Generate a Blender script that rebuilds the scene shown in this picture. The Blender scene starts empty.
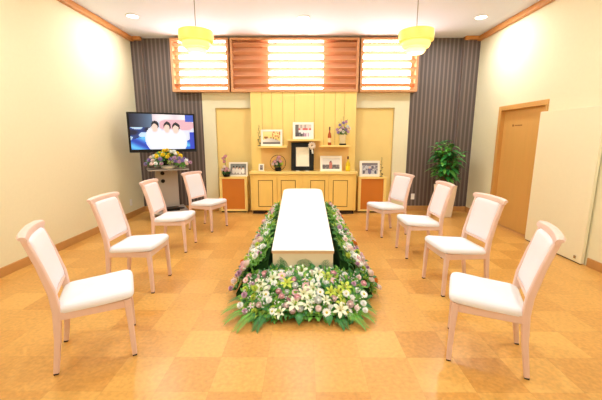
import bpy, bmesh, math, random
from mathutils import Vector, Matrix, Euler
random.seed(7)
C = bpy.context.scene.collection
R = math.radians
PI = math.pi
sc = bpy.context.scene

# ------------------------------------------------------------------ materials
def srgb(r, g, b):
    f = lambda c: (c/255/12.92) if c/255 <= .04045 else ((c/255+.055)/1.055)**2.4
    return (f(r), f(g), f(b), 1)

def mat(name, col, rough=.5, spec=.5, var=.0, scale=8, bump=0, emit=None, estr=0, metal=0, trans=0, stretch=(1,1,1), coat=0):
    m = bpy.data.materials.new(name); m.use_nodes = True
    nt = m.node_tree; b = nt.nodes['Principled BSDF']
    b.inputs['Base Color'].default_value = col
    b.inputs['Roughness'].default_value = rough
    b.inputs['Specular IOR Level'].default_value = spec
    b.inputs['Metallic'].default_value = metal
    b.inputs['Transmission Weight'].default_value = trans
    b.inputs['Coat Weight'].default_value = coat
    if var or bump:
        tc = nt.nodes.new('ShaderNodeTexCoord'); mp = nt.nodes.new('ShaderNodeMapping')
        mp.inputs['Scale'].default_value = stretch
        nz = nt.nodes.new('ShaderNodeTexNoise'); nz.inputs['Scale'].default_value = scale
        nz.inputs['Detail'].default_value = 5
        nt.links.new(tc.outputs['Object'], mp.inputs['Vector']); nt.links.new(mp.outputs['Vector'], nz.inputs['Vector'])
        if var:
            mx = nt.nodes.new('ShaderNodeMix'); mx.data_type = 'RGBA'
            mx.inputs['A'].default_value = tuple(c*(1-var) for c in col[:3])+(1,)
            mx.inputs['B'].default_value = tuple(min(1, c*(1+var)) for c in col[:3])+(1,)
            nt.links.new(nz.outputs['Fac'], mx.inputs['Factor']); nt.links.new(mx.outputs['Result'], b.inputs['Base Color'])
        if bump:
            bp = nt.nodes.new('ShaderNodeBump'); bp.inputs['Strength'].default_value = bump; bp.inputs['Distance'].default_value = .01
            nt.links.new(nz.outputs['Fac'], bp.inputs['Height']); nt.links.new(bp.outputs['Normal'], b.inputs['Normal'])
    if emit:
        b.inputs['Emission Color'].default_value = emit; b.inputs['Emission Strength'].default_value = estr
    return m

def pic_mat(name, estr=0, rough=.3):
    m = bpy.data.materials.new(name); m.use_nodes = True
    nt = m.node_tree; b = nt.nodes['Principled BSDF']
    a = nt.nodes.new('ShaderNodeVertexColor'); a.layer_name = 'pic'
    nt.links.new(a.outputs['Color'], b.inputs['Base Color'])
    b.inputs['Roughness'].default_value = rough
    if estr:
        nt.links.remove(b.inputs['Base Color'].links[0]); b.inputs['Base Color'].default_value = (.01, .01, .012, 1)
        nt.links.new(a.outputs['Color'], b.inputs['Emission Color']); b.inputs['Emission Strength'].default_value = estr
    return m

TILE = .305
def floor_mat():
    m = bpy.data.materials.new('cork_tile_floor'); m.use_nodes = True
    nt = m.node_tree; N = nt.nodes; L = nt.links; b = N['Principled BSDF']
    tc = N.new('ShaderNodeTexCoord'); mp = N.new('ShaderNodeMapping')
    mp.inputs['Location'].default_value = (-.076/TILE, -1.969/TILE, 0); mp.inputs['Scale'].default_value = (1/TILE, 1/TILE, 1)
    L.new(tc.outputs['Object'], mp.inputs['Vector'])
    fl = N.new('ShaderNodeVectorMath'); fl.operation = 'FLOOR'; L.new(mp.outputs['Vector'], fl.inputs[0])
    wn = N.new('ShaderNodeTexWhiteNoise'); wn.noise_dimensions = '2D'; L.new(fl.outputs['Vector'], wn.inputs['Vector'])
    ch = N.new('ShaderNodeTexChecker'); ch.inputs['Scale'].default_value = 1
    ch.inputs['Color1'].default_value = (0,0,0,1); ch.inputs['Color2'].default_value = (1,1,1,1)
    ad = N.new('ShaderNodeVectorMath'); ad.operation = 'ADD'; ad.inputs[1].default_value = (.5,.5,.5)
    L.new(fl.outputs['Vector'], ad.inputs[0]); L.new(ad.outputs['Vector'], ch.inputs['Vector'])
    mv = N.new('ShaderNodeMath'); mv.operation = 'MULTIPLY_ADD'; mv.inputs[1].default_value = .72
    L.new(wn.outputs['Value'], mv.inputs[0])
    mv2 = N.new('ShaderNodeMath'); mv2.operation = 'MULTIPLY'; mv2.inputs[1].default_value = .28
    L.new(ch.outputs['Fac'], mv2.inputs[0]); L.new(mv2.outputs[0], mv.inputs[2])
    cr = N.new('ShaderNodeMix'); cr.data_type = 'RGBA'
    cr.inputs['A'].default_value = FLOOR_A; cr.inputs['B'].default_value = FLOOR_B
    L.new(mv.outputs[0], cr.inputs['Factor'])
    nz = N.new('ShaderNodeTexNoise'); nz.inputs['Scale'].default_value = 38; nz.inputs['Detail'].default_value = 6
    L.new(tc.outputs['Object'], nz.inputs['Vector'])
    nm = N.new('ShaderNodeMapRange'); nm.inputs['From Min'].default_value = .3; nm.inputs['From Max'].default_value = .7
    nm.inputs['To Min'].default_value = .86; nm.inputs['To Max'].default_value = 1.1
    L.new(nz.outputs['Fac'], nm.inputs['Value'])
    mu = N.new('ShaderNodeVectorMath'); mu.operation = 'SCALE'; L.new(cr.outputs['Result'], mu.inputs[0]); L.new(nm.outputs['Result'], mu.inputs['Scale'])
    # fine seams
    fr = N.new('ShaderNodeVectorMath'); fr.operation = 'FRACTION'; L.new(mp.outputs['Vector'], fr.inputs[0])
    sp = N.new('ShaderNodeSeparateXYZ'); L.new(fr.outputs['Vector'], sp.inputs[0])
    mn = N.new('ShaderNodeMath'); mn.operation = 'MINIMUM'; L.new(sp.outputs['X'], mn.inputs[0]); L.new(sp.outputs['Y'], mn.inputs[1])
    gt = N.new('ShaderNodeMapRange'); gt.inputs['From Max'].default_value = .012; gt.inputs['To Min'].default_value = .8
    L.new(mn.outputs[0], gt.inputs['Value'])
    m2 = N.new('ShaderNodeVectorMath'); m2.operation = 'SCALE'; L.new(mu.outputs['Vector'], m2.inputs[0]); L.new(gt.outputs['Result'], m2.inputs['Scale'])
    L.new(m2.outputs['Vector'], b.inputs['Base Color'])
    b.inputs['Roughness'].default_value = .3; b.inputs['Specular IOR Level'].default_value = .42
    return m

def wallpaper_mat():
    m = bpy.data.materials.new('striped_wallpaper'); m.use_nodes = True
    nt = m.node_tree; N = nt.nodes; L = nt.links; b = N['Principled BSDF']
    tc = N.new('ShaderNodeTexCoord'); sp = N.new('ShaderNodeSeparateXYZ'); L.new(tc.outputs['Object'], sp.inputs[0])
    mm = N.new('ShaderNodeMath'); mm.operation = 'PINGPONG'; mm.inputs[1].default_value = .038
    L.new(sp.outputs['X'], mm.inputs[0])
    r = N.new('ShaderNodeValToRGB'); r.color_ramp.interpolation = 'LINEAR'
    e = r.color_ramp.elements
    e[0].position = .0; e[0].color = WP[0]
    e[1].position = 1; e[1].color = WP[2]
    for p, c in ((.18, WP[1]), (.34, WP[0]), (.55, WP[1]), (.74, WP[2])):
        q = e.new(p); q.color = c
    d = N.new('ShaderNodeMath'); d.operation = 'DIVIDE'; d.inputs[1].default_value = .038
    L.new(mm.outputs[0], d.inputs[0]); L.new(d.outputs[0], r.inputs['Fac']); L.new(r.outputs['Color'], b.inputs['Base Color'])
    b.inputs['Roughness'].default_value = .55
    return m

FLOOR_A = srgb(203, 147, 73); FLOOR_B = srgb(222, 171, 92)
WP = (srgb(80, 69, 66), srgb(94, 82, 78), srgb(124, 109, 102))
M = {
 'cream_wall': mat('cream_wall_paint', srgb(233, 228, 196), .8, .3, .03, 30),
 'ceiling': mat('white_ceiling_paint', srgb(228, 233, 246), .9, .2, .015, 25),
 'floor': floor_mat(), 'wallpaper': wallpaper_mat(),
 'trim': mat('orange_wood_trim', srgb(205, 142, 78), .45, .4, .12, 14, stretch=(1, .15, 1)),
 'base': mat('brown_baseboard_wood', srgb(194, 144, 84), .45, .4, .1, 12),
 'louvre': mat('reddish_louvre_wood', srgb(220, 162, 122), .45, .4, .12, 18, stretch=(.2, 1, 1)),
 'louvreframe': mat('louvre_frame_wood', srgb(214, 158, 112), .45, .4, .1, 18, stretch=(.2, 1, 1)),
 'pane': mat('daylit_translucent_pane', srgb(250, 246, 250), .6, .3, emit=(.94, .96, 1, 1), estr=17),
 'maple': mat('yellow_maple_wood', srgb(246, 219, 136), .4, .4, .06, 6, stretch=(3, 3, .25)),
 'maple2': mat('honey_maple_wood', srgb(240, 204, 114), .4, .4, .06, 6, stretch=(3, 3, .25)),
 'niche': mat('shaded_niche_wood', srgb(238, 196, 122), .4, .4, .06, 6),  # maple tone darkened to carry the shade under the shelves
 'groove': mat('dark_groove', srgb(120, 84, 34), .7),
 'alcove': mat('alcove_wood_panel', srgb(240, 214, 140), .45, .4, .05, 5),
 'orange': mat('orange_brown_panel', srgb(204, 122, 44), .35, .4, .06, 5),
 'black': mat('black_plastic', srgb(14, 14, 16), .5, .3),
 'kick': mat('dark_toe_kick', srgb(50, 34, 24), .7),
 'chair': mat('pale_pink_wood', srgb(229, 198, 187), .4, .4, .05, 10, stretch=(3, 3, .4)),
 'fabric': mat('white_upholstery', srgb(232, 232, 240), .85, .2, .02, 120, bump=.05),
 'cloth': mat('white_casket_cloth', srgb(250, 248, 243), .75, .2, .01, 40),
 'casket': mat('cream_casket_board', srgb(244, 234, 208), .6, .3, .04, 6),
 'rim': mat('tan_casket_rim', srgb(226, 190, 148), .5, .3, .05, 10),
 'door': mat('honey_door_wood', srgb(212, 164, 90), .4, .45, .06, 5, stretch=(3, 3, .3)),
 'doorframe': mat('door_frame_wood', srgb(208, 158, 86), .4, .4, .08, 6),
 'panel': mat('cream_sliding_panel', srgb(236, 231, 200), .6, .3, .02, 20),
 'grey': mat('grey_cart_metal', srgb(172, 164, 158), .4, .5, .03, 8),
 'chrome': mat('brushed_steel', srgb(190, 188, 186), .25, .5, metal=1),
 'white': mat('white_plastic', srgb(240, 238, 232), .4),
 'frame_white': mat('white_photo_frame', srgb(245, 240, 228), .4, .4, .02, 20),
 'paper': mat('cream_paper', srgb(246, 240, 220), .7),
 'shade': mat('yellow_lamp_glass', srgb(240, 214, 110), .4, .4, emit=(1, .68, .17, 1), estr=.66),
 'shade2': mat('bright_lamp_glass', srgb(246, 228, 150), .4, .4, emit=(1, .76, .25, 1), estr=.95),
 'shade3': mat('lower_lamp_glass', srgb(250, 244, 190), .4, .4, emit=(1, .86, .36, 1), estr=1.15),
 'lens': mat('downlight_lens', srgb(255, 250, 240), .5, emit=(1, .96, .9, 1), estr=12),
 'screen': pic_mat('television_picture', 1.75, .2), 'photo': pic_mat('photograph_print', 0, .35),
 'leaf': mat('dark_green_leaf', srgb(50, 120, 52), .4, .5, .3, 9),
 'leaf2': mat('fresh_green_leaf', srgb(104, 166, 60), .45, .5, .3, 12),
 'leaf3': mat('yellow_green_leaf', srgb(166, 196, 78), .5, .4, .25, 12),
 'stem': mat('brown_stem', srgb(112, 84, 52), .7),
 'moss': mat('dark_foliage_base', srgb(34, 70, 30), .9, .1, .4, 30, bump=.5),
 'p_white': mat('white_petal', srgb(246, 248, 244), .6, .2), 'p_lily': mat('cream_lily_petal', srgb(240, 248, 222), .55, .2),
 'p_pink': mat('pink_petal', srgb(248, 206, 212), .6, .2, .1, 30), 'p_pale': mat('pale_pink_petal', srgb(250, 228, 224), .6, .2, .1, 30),
 'p_mauve': mat('mauve_petal', srgb(208, 168, 194), .6, .2, .12, 30), 'p_yellow': mat('yellow_petal', srgb(240, 208, 40), .6, .2),
 'p_orange': mat('orange_petal', srgb(226, 130, 50), .6, .2), 'p_green': mat('lime_petal', srgb(196, 214, 90), .6, .2),
 'p_centre': mat('flower_centre', srgb(206, 190, 70), .8), 'p_violet': mat('violet_petal', srgb(160, 136, 190), .6, .2),
 'planter': mat('white_planter_ceramic', srgb(240, 226, 206), .4), 'soil': mat('dark_soil', srgb(60, 42, 30), .95, .1, .3, 40),
 'redglass': mat('red_brown_glass', srgb(176, 74, 28), .15, .6), 'cap': mat('dark_red_cap', srgb(80, 22, 18), .4),
 'yellowglass': mat('yellow_glass', srgb(224, 190, 40), .12, .6), 'label': mat('cream_bottle_label', srgb(238, 214, 160), .6),
 'vase': mat('pale_glass_vase', srgb(230, 216, 176), .2, .5), 'hoop': mat('bronze_hoop', srgb(120, 82, 36), .4),
 'cable': mat('black_cable', srgb(28, 28, 30), .5), 'foot': mat('black_foot_glide', srgb(30, 26, 24), .6),
}

# ------------------------------------------------------------------ mesh helpers
def box(bm, c, s, rot=(0,0,0), bev=0, seg=2, m=None):
    t = bmesh.new(); bmesh.ops.create_cube(t, size=1)
    bmesh.ops.scale(t, vec=s, verts=t.verts)
    if bev: bmesh.ops.bevel(t, geom=t.edges[:], offset=bev, segments=seg, affect='EDGES', profile=.5)
    mx = Matrix.Translation(c) @ Euler(rot).to_matrix().to_4x4()
    if m is not None: mx = m @ mx
    bmesh.ops.transform(t, matrix=mx, verts=t.verts); merge(bm, t)

def merge(bm, t):
    me = bpy.data.meshes.new('tmp'); t.to_mesh(me); t.free(); bm.from_mesh(me); bpy.data.meshes.remove(me)

def bx(bm, x0, x1, y0, y1, z0, z1, bev=0, seg=2):
    box(bm, ((x0+x1)/2, (y0+y1)/2, (z0+z1)/2), (abs(x1-x0), abs(y1-y0), abs(z1-z0)), bev=bev, seg=seg)

def loft(bm, rings, cap=True, closed=True):
    """rings: list of lists of points"""
    vs = [[bm.verts.new(p) for p in r] for r in rings]
    n = len(rings[0])
    for a, b in zip(vs, vs[1:]):
        for i in range(n if closed else n-1):
            j = (i+1) % n
            bm.faces.new((a[i], a[j], b[j], b[i]))
    if cap and closed:
        bm.faces.new(vs[0][::-1]); bm.faces.new(vs[-1])

def tube(bm, pts, r, n=8):
    pts = [Vector(p) for p in pts]; rings = []
    for i, p in enumerate(pts):
        d = (pts[min(i+1, len(pts)-1)] - pts[max(i-1, 0)]).normalized()
        up = Vector((0,0,1)) if abs(d.z) < .9 else Vector((1,0,0))
        u = d.cross(up).normalized(); v = u.cross(d)
        rr = r[i] if isinstance(r, (list, tuple)) else r
        rings.append([p + (u*math.cos(2*PI*k/n) + v*math.sin(2*PI*k/n))*rr for k in range(n)])
    loft(bm, rings)

def lathe(bm, prof, n=24, c=(0,0,0), cap=True):
    rings = [[(c[0]+r*math.cos(2*PI*k/n), c[1]+r*math.sin(2*PI*k/n), c[2]+z) for k in range(n)] for r, z in prof]
    loft(bm, rings, cap)

def sweep_rect(bm, pts, sizes, wdir=Vector((0,1,0))):
    """square section along pts in the xz plane; sizes (thickness, width)"""
    pts = [Vector(p) for p in pts]; rings = []
    for i, p in enumerate(pts):
        d = (pts[min(i+1, len(pts)-1)] - pts[max(i-1, 0)]).normalized()
        n = d.cross(wdir).normalized(); a, b = sizes[i]
        c = min(a, b)*.18
        q = []
        for su, sv in ((-1,-1), (1,-1), (1,1), (-1,1)):
            e1 = (su*(a/2-c), sv*b/2); e2 = (su*a/2, sv*(b/2-c))
            q += [e1, e2] if su*sv < 0 else [e2, e1]
        # order corners around
        q = [(-a/2, -(b/2-c)), (-(a/2-c), -b/2), (a/2-c, -b/2), (a/2, -(b/2-c)), (a/2, b/2-c), (a/2-c, b/2), (-(a/2-c), b/2), (-a/2, b/2-c)]
        rings.append([p + n*x + wdir*y for x, y in q])
    loft(bm, rings)

def obj(name, bm, m, parent=None, smooth=False, kind=None):
    bmesh.ops.recalc_face_normals(bm, faces=bm.faces[:])
    me = bpy.data.meshes.new(name); bm.to_mesh(me); bm.free()
    for k in (m if isinstance(m, (list, tuple)) else [m]): me.materials.append(M[k] if isinstance(k, str) else k)
    if smooth:
        for p in me.polygons: p.use_smooth = True
        try: me.set_sharp_from_angle(angle=R(smooth if smooth is not True else 40))
        except Exception: pass
    o = bpy.data.objects.new(name, me); C.objects.link(o)
    if parent: o.parent = parent
    if kind: o['kind'] = kind
    return o

def thing(name, label, cat, loc=(0,0,0), rz=0, group=None):
    o = bpy.data.objects.new(name, None); C.objects.link(o); o.empty_display_size = .1
    o.location = loc; o.rotation_euler = (0,0,rz); o['label'] = label; o['category'] = cat
    if group: o['group'] = group
    return o

def tag(o, label, cat, group=None):
    o['label'] = label; o['category'] = cat
    if group: o['group'] = group
    return o

def dup(root, loc, rz, label, group=None):
    r = root.copy(); C.objects.link(r); r.location = loc; r.rotation_euler = (0,0,rz); r['label'] = label
    if group: r['group'] = group
    for ch in list(root.children):
        c = ch.copy(); C.objects.link(c); c.parent = r
        for g in list(ch.children):
            d = g.copy(); C.objects.link(d); d.parent = c
    return r

NB = bmesh.new
def struct(name, bm, m, parent=None, smooth=False):
    return obj(name, bm, m, parent, smooth, kind=None if parent else 'structure')

# ------------------------------------------------------------------ the room
XL, XR, YB, YF, CE = -3.13, 3.22, 6.52, -2.4, 3.22
bm = NB(); bx(bm, XL-.1, XR+.1, YF-.1, YB+.2, -.1, 0); struct('floor', bm, 'floor')
bm = NB(); bx(bm, XL-.1, XR+.1, YF-.1, YB+.2, CE, CE+.1); struct('ceiling', bm, 'ceiling')
bm = NB(); bx(bm, XL-.1, XL, YF-.1, YB+.2, 0, CE); struct('wall_left', bm, 'cream_wall')
# right wall with the door opening y 4.55..5.65
D0, D1, DT = 4.52, 5.60, 1.89
bm = NB()
bx(bm, XR, XR+.1, YF-.1, D0, 0, CE); bx(bm, XR, XR+.1, D1, YB+.2, 0, CE); bx(bm, XR, XR+.1, D0, D1, DT, CE)
struct('wall_right', bm, 'cream_wall')
bm = NB(); bx(bm, XL, XR, YF-.1, YF, 0, CE); struct('wall_front', bm, 'cream_wall')
# back wall: cream middle with two shallow alcoves, striped wallpaper bays and pilasters at both ends
bm = NB()
A = [(-1.66, -.98), (.98, 1.745)]; AZ = 1.985
WL, WR = -1.90, 2.02
bx(bm, XL, XR, YB+.06, YB+.2, 0, CE)
bx(bm, WL, A[0][0], YB, YB+.06, 0, CE); bx(bm, A[0][1], A[1][0], YB, YB+.06, 0, CE); bx(bm, A[1][1], WR, YB, YB+.06, 0, CE)
for a in A: bx(bm, a[0], a[1], YB, YB+.06, AZ, CE)
nb = len(bm.faces)
bx(bm, XL, WL, YB, YB+.06, 0, CE); bx(bm, WR, XR, YB, YB+.06, 0, CE)
bx(bm, XL, -2.93, YB-.07, YB, 0, CE); bx(bm, 2.93, XR, YB-.07, YB, 0, CE)
bm.faces.ensure_lookup_table()
for f in bm.faces[nb:]: f.material_index = 1
struct('wall_back', bm, ['cream_wall', 'wallpaper'])
for i, a in enumerate(A):
    bm = NB(); bx(bm, a[0]+.004, a[1]-.004, YB+.044, YB+.06, .0, AZ-.004); struct('trim_%d' % (i+1), bm, 'alcove')
# ceiling trims
def trim(name, x0, x1, y0, y1, z0, z1, m='trim'):
    bm = NB(); bx(bm, x0, x1, y0, y1, z0, z1, .008); return struct(name, bm, m)
trim('trim_3', XL, XL+.07, YF, YB-.07, CE-.075, CE)
trim('trim_4', XR-.07, XR, YF, YB-.07, CE-.075, CE)
trim('trim_5', XL+.07, -2.92, YB-.14, YB-.07, CE-.06, CE)
trim('trim_6', 2.92, XR-.07, YB-.14, YB-.07, CE-.06, CE)
# baseboards
bm = NB(); bx(bm, XL, XL+.018, YF, YB-.07, 0, .1, .005); struct('baseboard_left', bm, 'base')
bm = NB(); bx(bm, XR-.018, XR, YF, 3.58, 0, .1, .005); bx(bm, XR-.018, XR, D1+.06, YB-.07, 0, .1, .005); struct('baseboard_right', bm, 'base')
bm = NB()
bx(bm, XL+.018, -2.93, YB-.088, YB-.07, 0, .1, .005); bx(bm, -2.93, -1.67, YB-.018, YB, 0, .1, .005)
bx(bm, 1.755, 2.93, YB-.018, YB, 0, .1, .005); bx(bm, 2.93, XR-.018, YB-.088, YB-.07, 0, .1, .005)
struct('baseboard_back', bm, 'base')

# door in the right wall: recessed leaf, frame, and cream sliding panel on the room side
d = bpy.data.objects.new('door_1', None); C.objects.link(d); d['kind'] = 'structure'; d.location = (XR, 5.1, 0)
bm = NB(); bx(bm, .055, .095, D0-5.1+.01, D1-5.1-.02, .012, DT-.02, .003); lf = obj('door_leaf', bm, 'door', d)
bm = NB()
bx(bm, -.012, .1, D1-5.1-.035, D1-5.1+.035, 0, DT+.035, .004); bx(bm, -.012, .1, D0-5.1-.0, D1-5.1-.035, DT-.035, DT+.035, .004); bx(bm, -.012, .1, D0-5.1, D0-5.1+.05, 0, DT-.035, .004)
obj('door_frame', bm, 'doorframe', d)
bm = NB(); bx(bm, .049, .055, 5.30-5.1, 5.33-5.1, 1.60, 1.63); 
for k in range(5): bx(bm, .051, .055, 5.27-5.1-.036*k-.026, 5.27-5.1-.036*k, 1.607, 1.622)
obj('door_sign_lettering', bm, mat('faded_brown_print', srgb(150, 104, 56), .6), d)
d2 = bpy.data.objects.new('door_2', None); C.objects.link(d2); d2['kind'] = 'structure'; d2.location = (XR, 4.13, 0)
bm = NB(); bx(bm, -.055, -.018, 3.61-4.13, 4.58-4.13, .012, 1.765, .003); obj('sliding_leaf', bm, 'panel', d2)
bm = NB(); bx(bm, -.05, -.02, 3.63-4.13, 4.565-4.13, 0, .012); obj('bottom_seal', bm, 'kick', d2)
bm = NB(); bx(bm, -.066, -.055, 3.68-4.13, 3.71-4.13, .05, .085, .003); obj('door_stop', bm, 'chrome', d2)

# high louvred windows along the back wall (front plane y=6.38)
def window(name, x0, x1, panes):
    w = bpy.data.objects.new(name, None); C.objects.link(w); w['kind'] = 'structure'
    z0, z1, yf = 2.26, 3.19, 6.37; yb = YB-.003
    w.location = ((x0+x1)/2, yb, z0); ox = (x0+x1)/2
    t = .042
    bm = NB(); 
    for a, b in ((x0, x0+t), (x1-t, x1)): bx(bm, a-ox, b-ox, yf-yb, 0, 0, z1-z0, .004)
    for a, b in ((0, .05), (z1-z0-.04, z1-z0)): bx(bm, x0+t-ox, x1-t-ox, yf-yb, 0, a, b, .004)
    obj('window_frame', bm, 'louvreframe', w)
    bm = NB(); bx(bm, x0+t-ox, x1-t-ox, -.02, -.002, .05, z1-z0-.04); obj('back_board', bm, 'louvre', w)
    for a, b in panes:
        bm = NB(); bx(bm, a-ox, b-ox, -.03, -.02, .055, z1-z0-.045); obj('window_pane', bm, 'pane', w)
    H = z1-z0-.09; n = 6
    for k in range(n):
        bm = NB(); zc = .05 + H*(k+.5)/n
        box(bm, (0, yf-yb+.058, zc), (x1-x0-2*t, .090, .014), (R(-33), 0, 0), .003)
        obj('window_slat', bm, 'louvre', w)
window('window_1', -2.39, -1.34, [(-2.27, -1.40)])
window('window_2', -1.31, 1.02, [(-.62, .38)])
window('window_3', 1.05, 2.10, [(1.10, 1.99)])

# ------------------------------------------------------------------ ceiling lights
def downlight(x, y, label, energy):
    t = thing('downlight', label, 'ceiling light', (x, y, CE), 0, 'recessed round downlights in the ceiling')
    bm = NB(); lathe(bm, [(.095, 0), (.1, -.006), (.082, -.012), (.078, -.004)], 24, cap=False); obj('trim_ring', bm, 'white', t, True)
    bm = NB(); lathe(bm, [(.079, -.0035), (.079, -.006)], 24); obj('lens', bm, 'lens', t)
    la = bpy.data.lights.new('downlight_lamp', 'AREA'); la.shape = 'DISK'; la.size = .15; la.energy = energy; la.color = (.93, .98, 1)
    lo = bpy.data.objects.new('downlight_lamp', la); C.objects.link(lo); lo.location = (x, y, CE-.02); return t
DL = 40
downlight(-2.54, 5.38, 'round recessed downlight over the left rear corner near the television', DL*.8)
downlight(.02, 5.46, 'round recessed downlight in the middle of the ceiling before the central louvre', DL*.6)
downlight(2.69, 5.45, 'round recessed downlight over the right rear corner near the potted plant', DL*.8)
for x in (-2.4, 0.02, 2.5):  # unseen middle and front rows, added as fill light
    for y, n in ((2.6, 'above the middle of the room'), (-.5, 'above the front of the room')):
        side = 'left' if x < -1 else 'right' if x > 1 else 'centre'
        downlight(x, y, 'added round fill downlight outside the picture %s at the %s' % (n, side), DL)

def pendant(x, y, label):
    t = thing('pendant_lamp', label, 'pendant lamp', (x, y, CE), 0, 'yellow tiered pendant lamps')
    bm = NB(); lathe(bm, [(.05, 0), (.05, -.015), (.03, -.03), (.008, -.035)], 20); obj('ceiling_rose', bm, 'white', t, True)
    bm = NB(); tube(bm, [(0,0,-.03), (0,0,-.68)], .005, 8); obj('cord', bm, mat('grey_cord', srgb(150,146,140), .5), t, True)
    def tier(z0, z1, r0, r1, m):
        b = NB(); lathe(b, [(.012, z1), (r1*.8, z1+.004), (r1, z1-.006), (r1*1.01, (z0+z1)/2), (r0, z0+.006), (r0*.93, z0), (r0*.4, z0)], 32); return obj('shade_tier', b, m, t, True)
    z = -.665
    tier(z-.112, z, .180, .184, 'shade'); tier(z-.178, z-.112, .138, .150, 'shade2'); tier(z-.232, z-.178, .088, .105, 'shade3')
    la = bpy.data.lights.new('pendant_bulb', 'POINT'); la.energy = 14; la.color = (1, .86, .6); la.shadow_soft_size = .1
    lo = bpy.data.objects.new('pendant_bulb', la); C.objects.link(lo); lo.location = (x, y, CE-.665-.32)
pendant(-1.15, 3.85, 'yellow tiered glass pendant lamp hanging before the left louvre')
pendant(1.222, 3.85, 'yellow tiered glass pendant lamp hanging before the right louvre')

# ------------------------------------------------------------------ chairs (local: forward = +x)
def make_chair(label):
    t = thing('chair', label, 'chair', (0,0,0), 0, 'pale pink upholstered chairs facing the casket')
    hw = .19
    for s in (-1, 1):
        bm = NB()
        sweep_rect(bm, [(-.235, s*hw, .012), (-.205, s*hw, .22), (-.19, s*hw, .40), (-.20, s*hw, .52), (-.243, s*hw, .70), (-.292, s*hw, .862)],
                   [(.030, .030), (.036, .034), (.046, .036), (.042, .036), (.034, .034), (.028, .034)])
        o = obj('rear_leg', bm, 'chair', t)
        bm = NB(); box(bm, (-.236, s*hw, .006), (.026, .026, .012), bev=.002); obj('foot_glide', bm, 'foot', o)
        bm = NB()
        sweep_rect(bm, [(.195, s*(hw+.012), .012), (.19, s*(hw+.008), .25), (.182, s*(hw+.004), .405)], [(.030, .030), (.036, .036), (.044, .042)])
        o = obj('front_leg', bm, 'chair', t)
        bm = NB(); box(bm, (.195, s*(hw+.012), .006), (.026, .026, .012), bev=.002); obj('foot_glide', bm, 'foot', o)
    # apron
    bm = NB()
    bx(bm, .172, .200, -.185, .185, .345, .400, .004); bx(bm, -.198, -.172, -.175, .175, .35, .40, .004)
    for s in (-1, 1): box(bm, (0, s*.196, .374), (.36, .022, .052), (0, 0, 0), .004)
    obj('seat_frame', bm, 'chair', t)
    # cushion : superellipse rings
    bm = NB(); rings = []
    def sup(hx, hy, z, dome=0, taper=.035, n=36):
        q = []
        for k in range(n):
            a = 2*PI*k/n; c, s = math.cos(a), math.sin(a); e = .24
            x = hx*math.copysign(abs(c)**e, c); y = hy*math.copysign(abs(s)**e, s)
            y *= 1 + taper*(x/hx)
            q.append((x+.010, y, z + .012*(x/hx) - .006*(1-(y/hy)**2) + .006*(x/hx)**2))
        return q
    for f, z in ((.95, .396), (.99, .399), (1, .410), (.99, .424), (.965, .435), (.9, .445), (.65, .451), (.25, .453)): rings.append(sup(.215*f if f > .9 else .215*f, .218*f, z))
    loft(bm, rings); obj('seat_cushion', bm, 'fabric', t, 50)
    # back: crest rail with rolled wings, lower rail, upholstered panel
    bm = NB(); rings = []
    for k in range(13):
        u = -1+2*k/12; y = u*.230; bow = -.022*(1-u*u) ; up = .006*(1-u*u) ; 
        w = 1.0 if abs(u) < .95 else .8
        cx = -.296+bow+.012; cz = .868+up
        prof = [(.018, -.022), (.020, .0), (.012, .016), (-.004, .024), (-.024, .022), (-.034, .010), (-.026, .002), (-.012, -.004), (-.008, -.022)]
        rings.append([(cx+a*w, y, cz+b*w) for a, b in prof])
    loft(bm, rings); obj('crest_rail', bm, 'chair', t, 35)
    bm = NB(); box(bm, (-.200, 0, .494), (.024, .36, .022), (0, R(-6), 0), .004); obj('lower_rail', bm, 'chair', t)
    bm = NB(); rings = []
    def bp(f, off):
        q = []; n = 36
        for k in range(n):
            a = 2*PI*k/n; c, s = math.cos(a), math.sin(a); e = .16
            y = .174*f*math.copysign(abs(c)**e, c); v = math.copysign(abs(s)**e, s)*f
            z = .678 + v*.176
            x = -.198 - (z-.5)*.20 - max(0, z-.5)**2*.10 - .0 + off - .012*(1-(y/.172)**2)
            q.append((x, y, z))
        return q
    for f, off in ((.92, -.024), (1, -.018), (1, .006), (.965, .014), (.85, .018), (.4, .020)): rings.append(bp(f, off))
    loft(bm, rings); obj('back_panel', bm, 'fabric', t, 50)
    return t

CH = [
 # centre x, y, facing angle (deg), label
 (-1.383, 2.081, 27.5, 'nearest of the left row, at the front left'),
 (-1.589, 3.095, 0, 'second from the camera in the left row'),
 (-1.67, 4.217, 0, 'third in the left row, before the television cart'),
 (-1.50, 5.197, -21, 'farthest of the left row, beside the left orange cabinet'),
 (1.212, 2.05, 155.5, 'nearest of the right row, at the front right'),
 (1.461, 3.054, 184.6, 'second from the camera in the right row'),
 (1.44, 4.012, 181, 'third in the right row, its back hiding the planter'),
 (1.262, 4.929, 201, 'farthest of the right row, beside the right orange cabinet'),
]
c0 = None
for x, y, a, lab in CH:
    lab = 'pale pink wooden chair, ' + lab
    if c0 is None: c0 = make_chair(lab); c0.location = (x, y, 0); c0.rotation_euler = (0, 0, R(a))
    else: dup(c0, (x, y, 0), R(a), lab)

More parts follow.
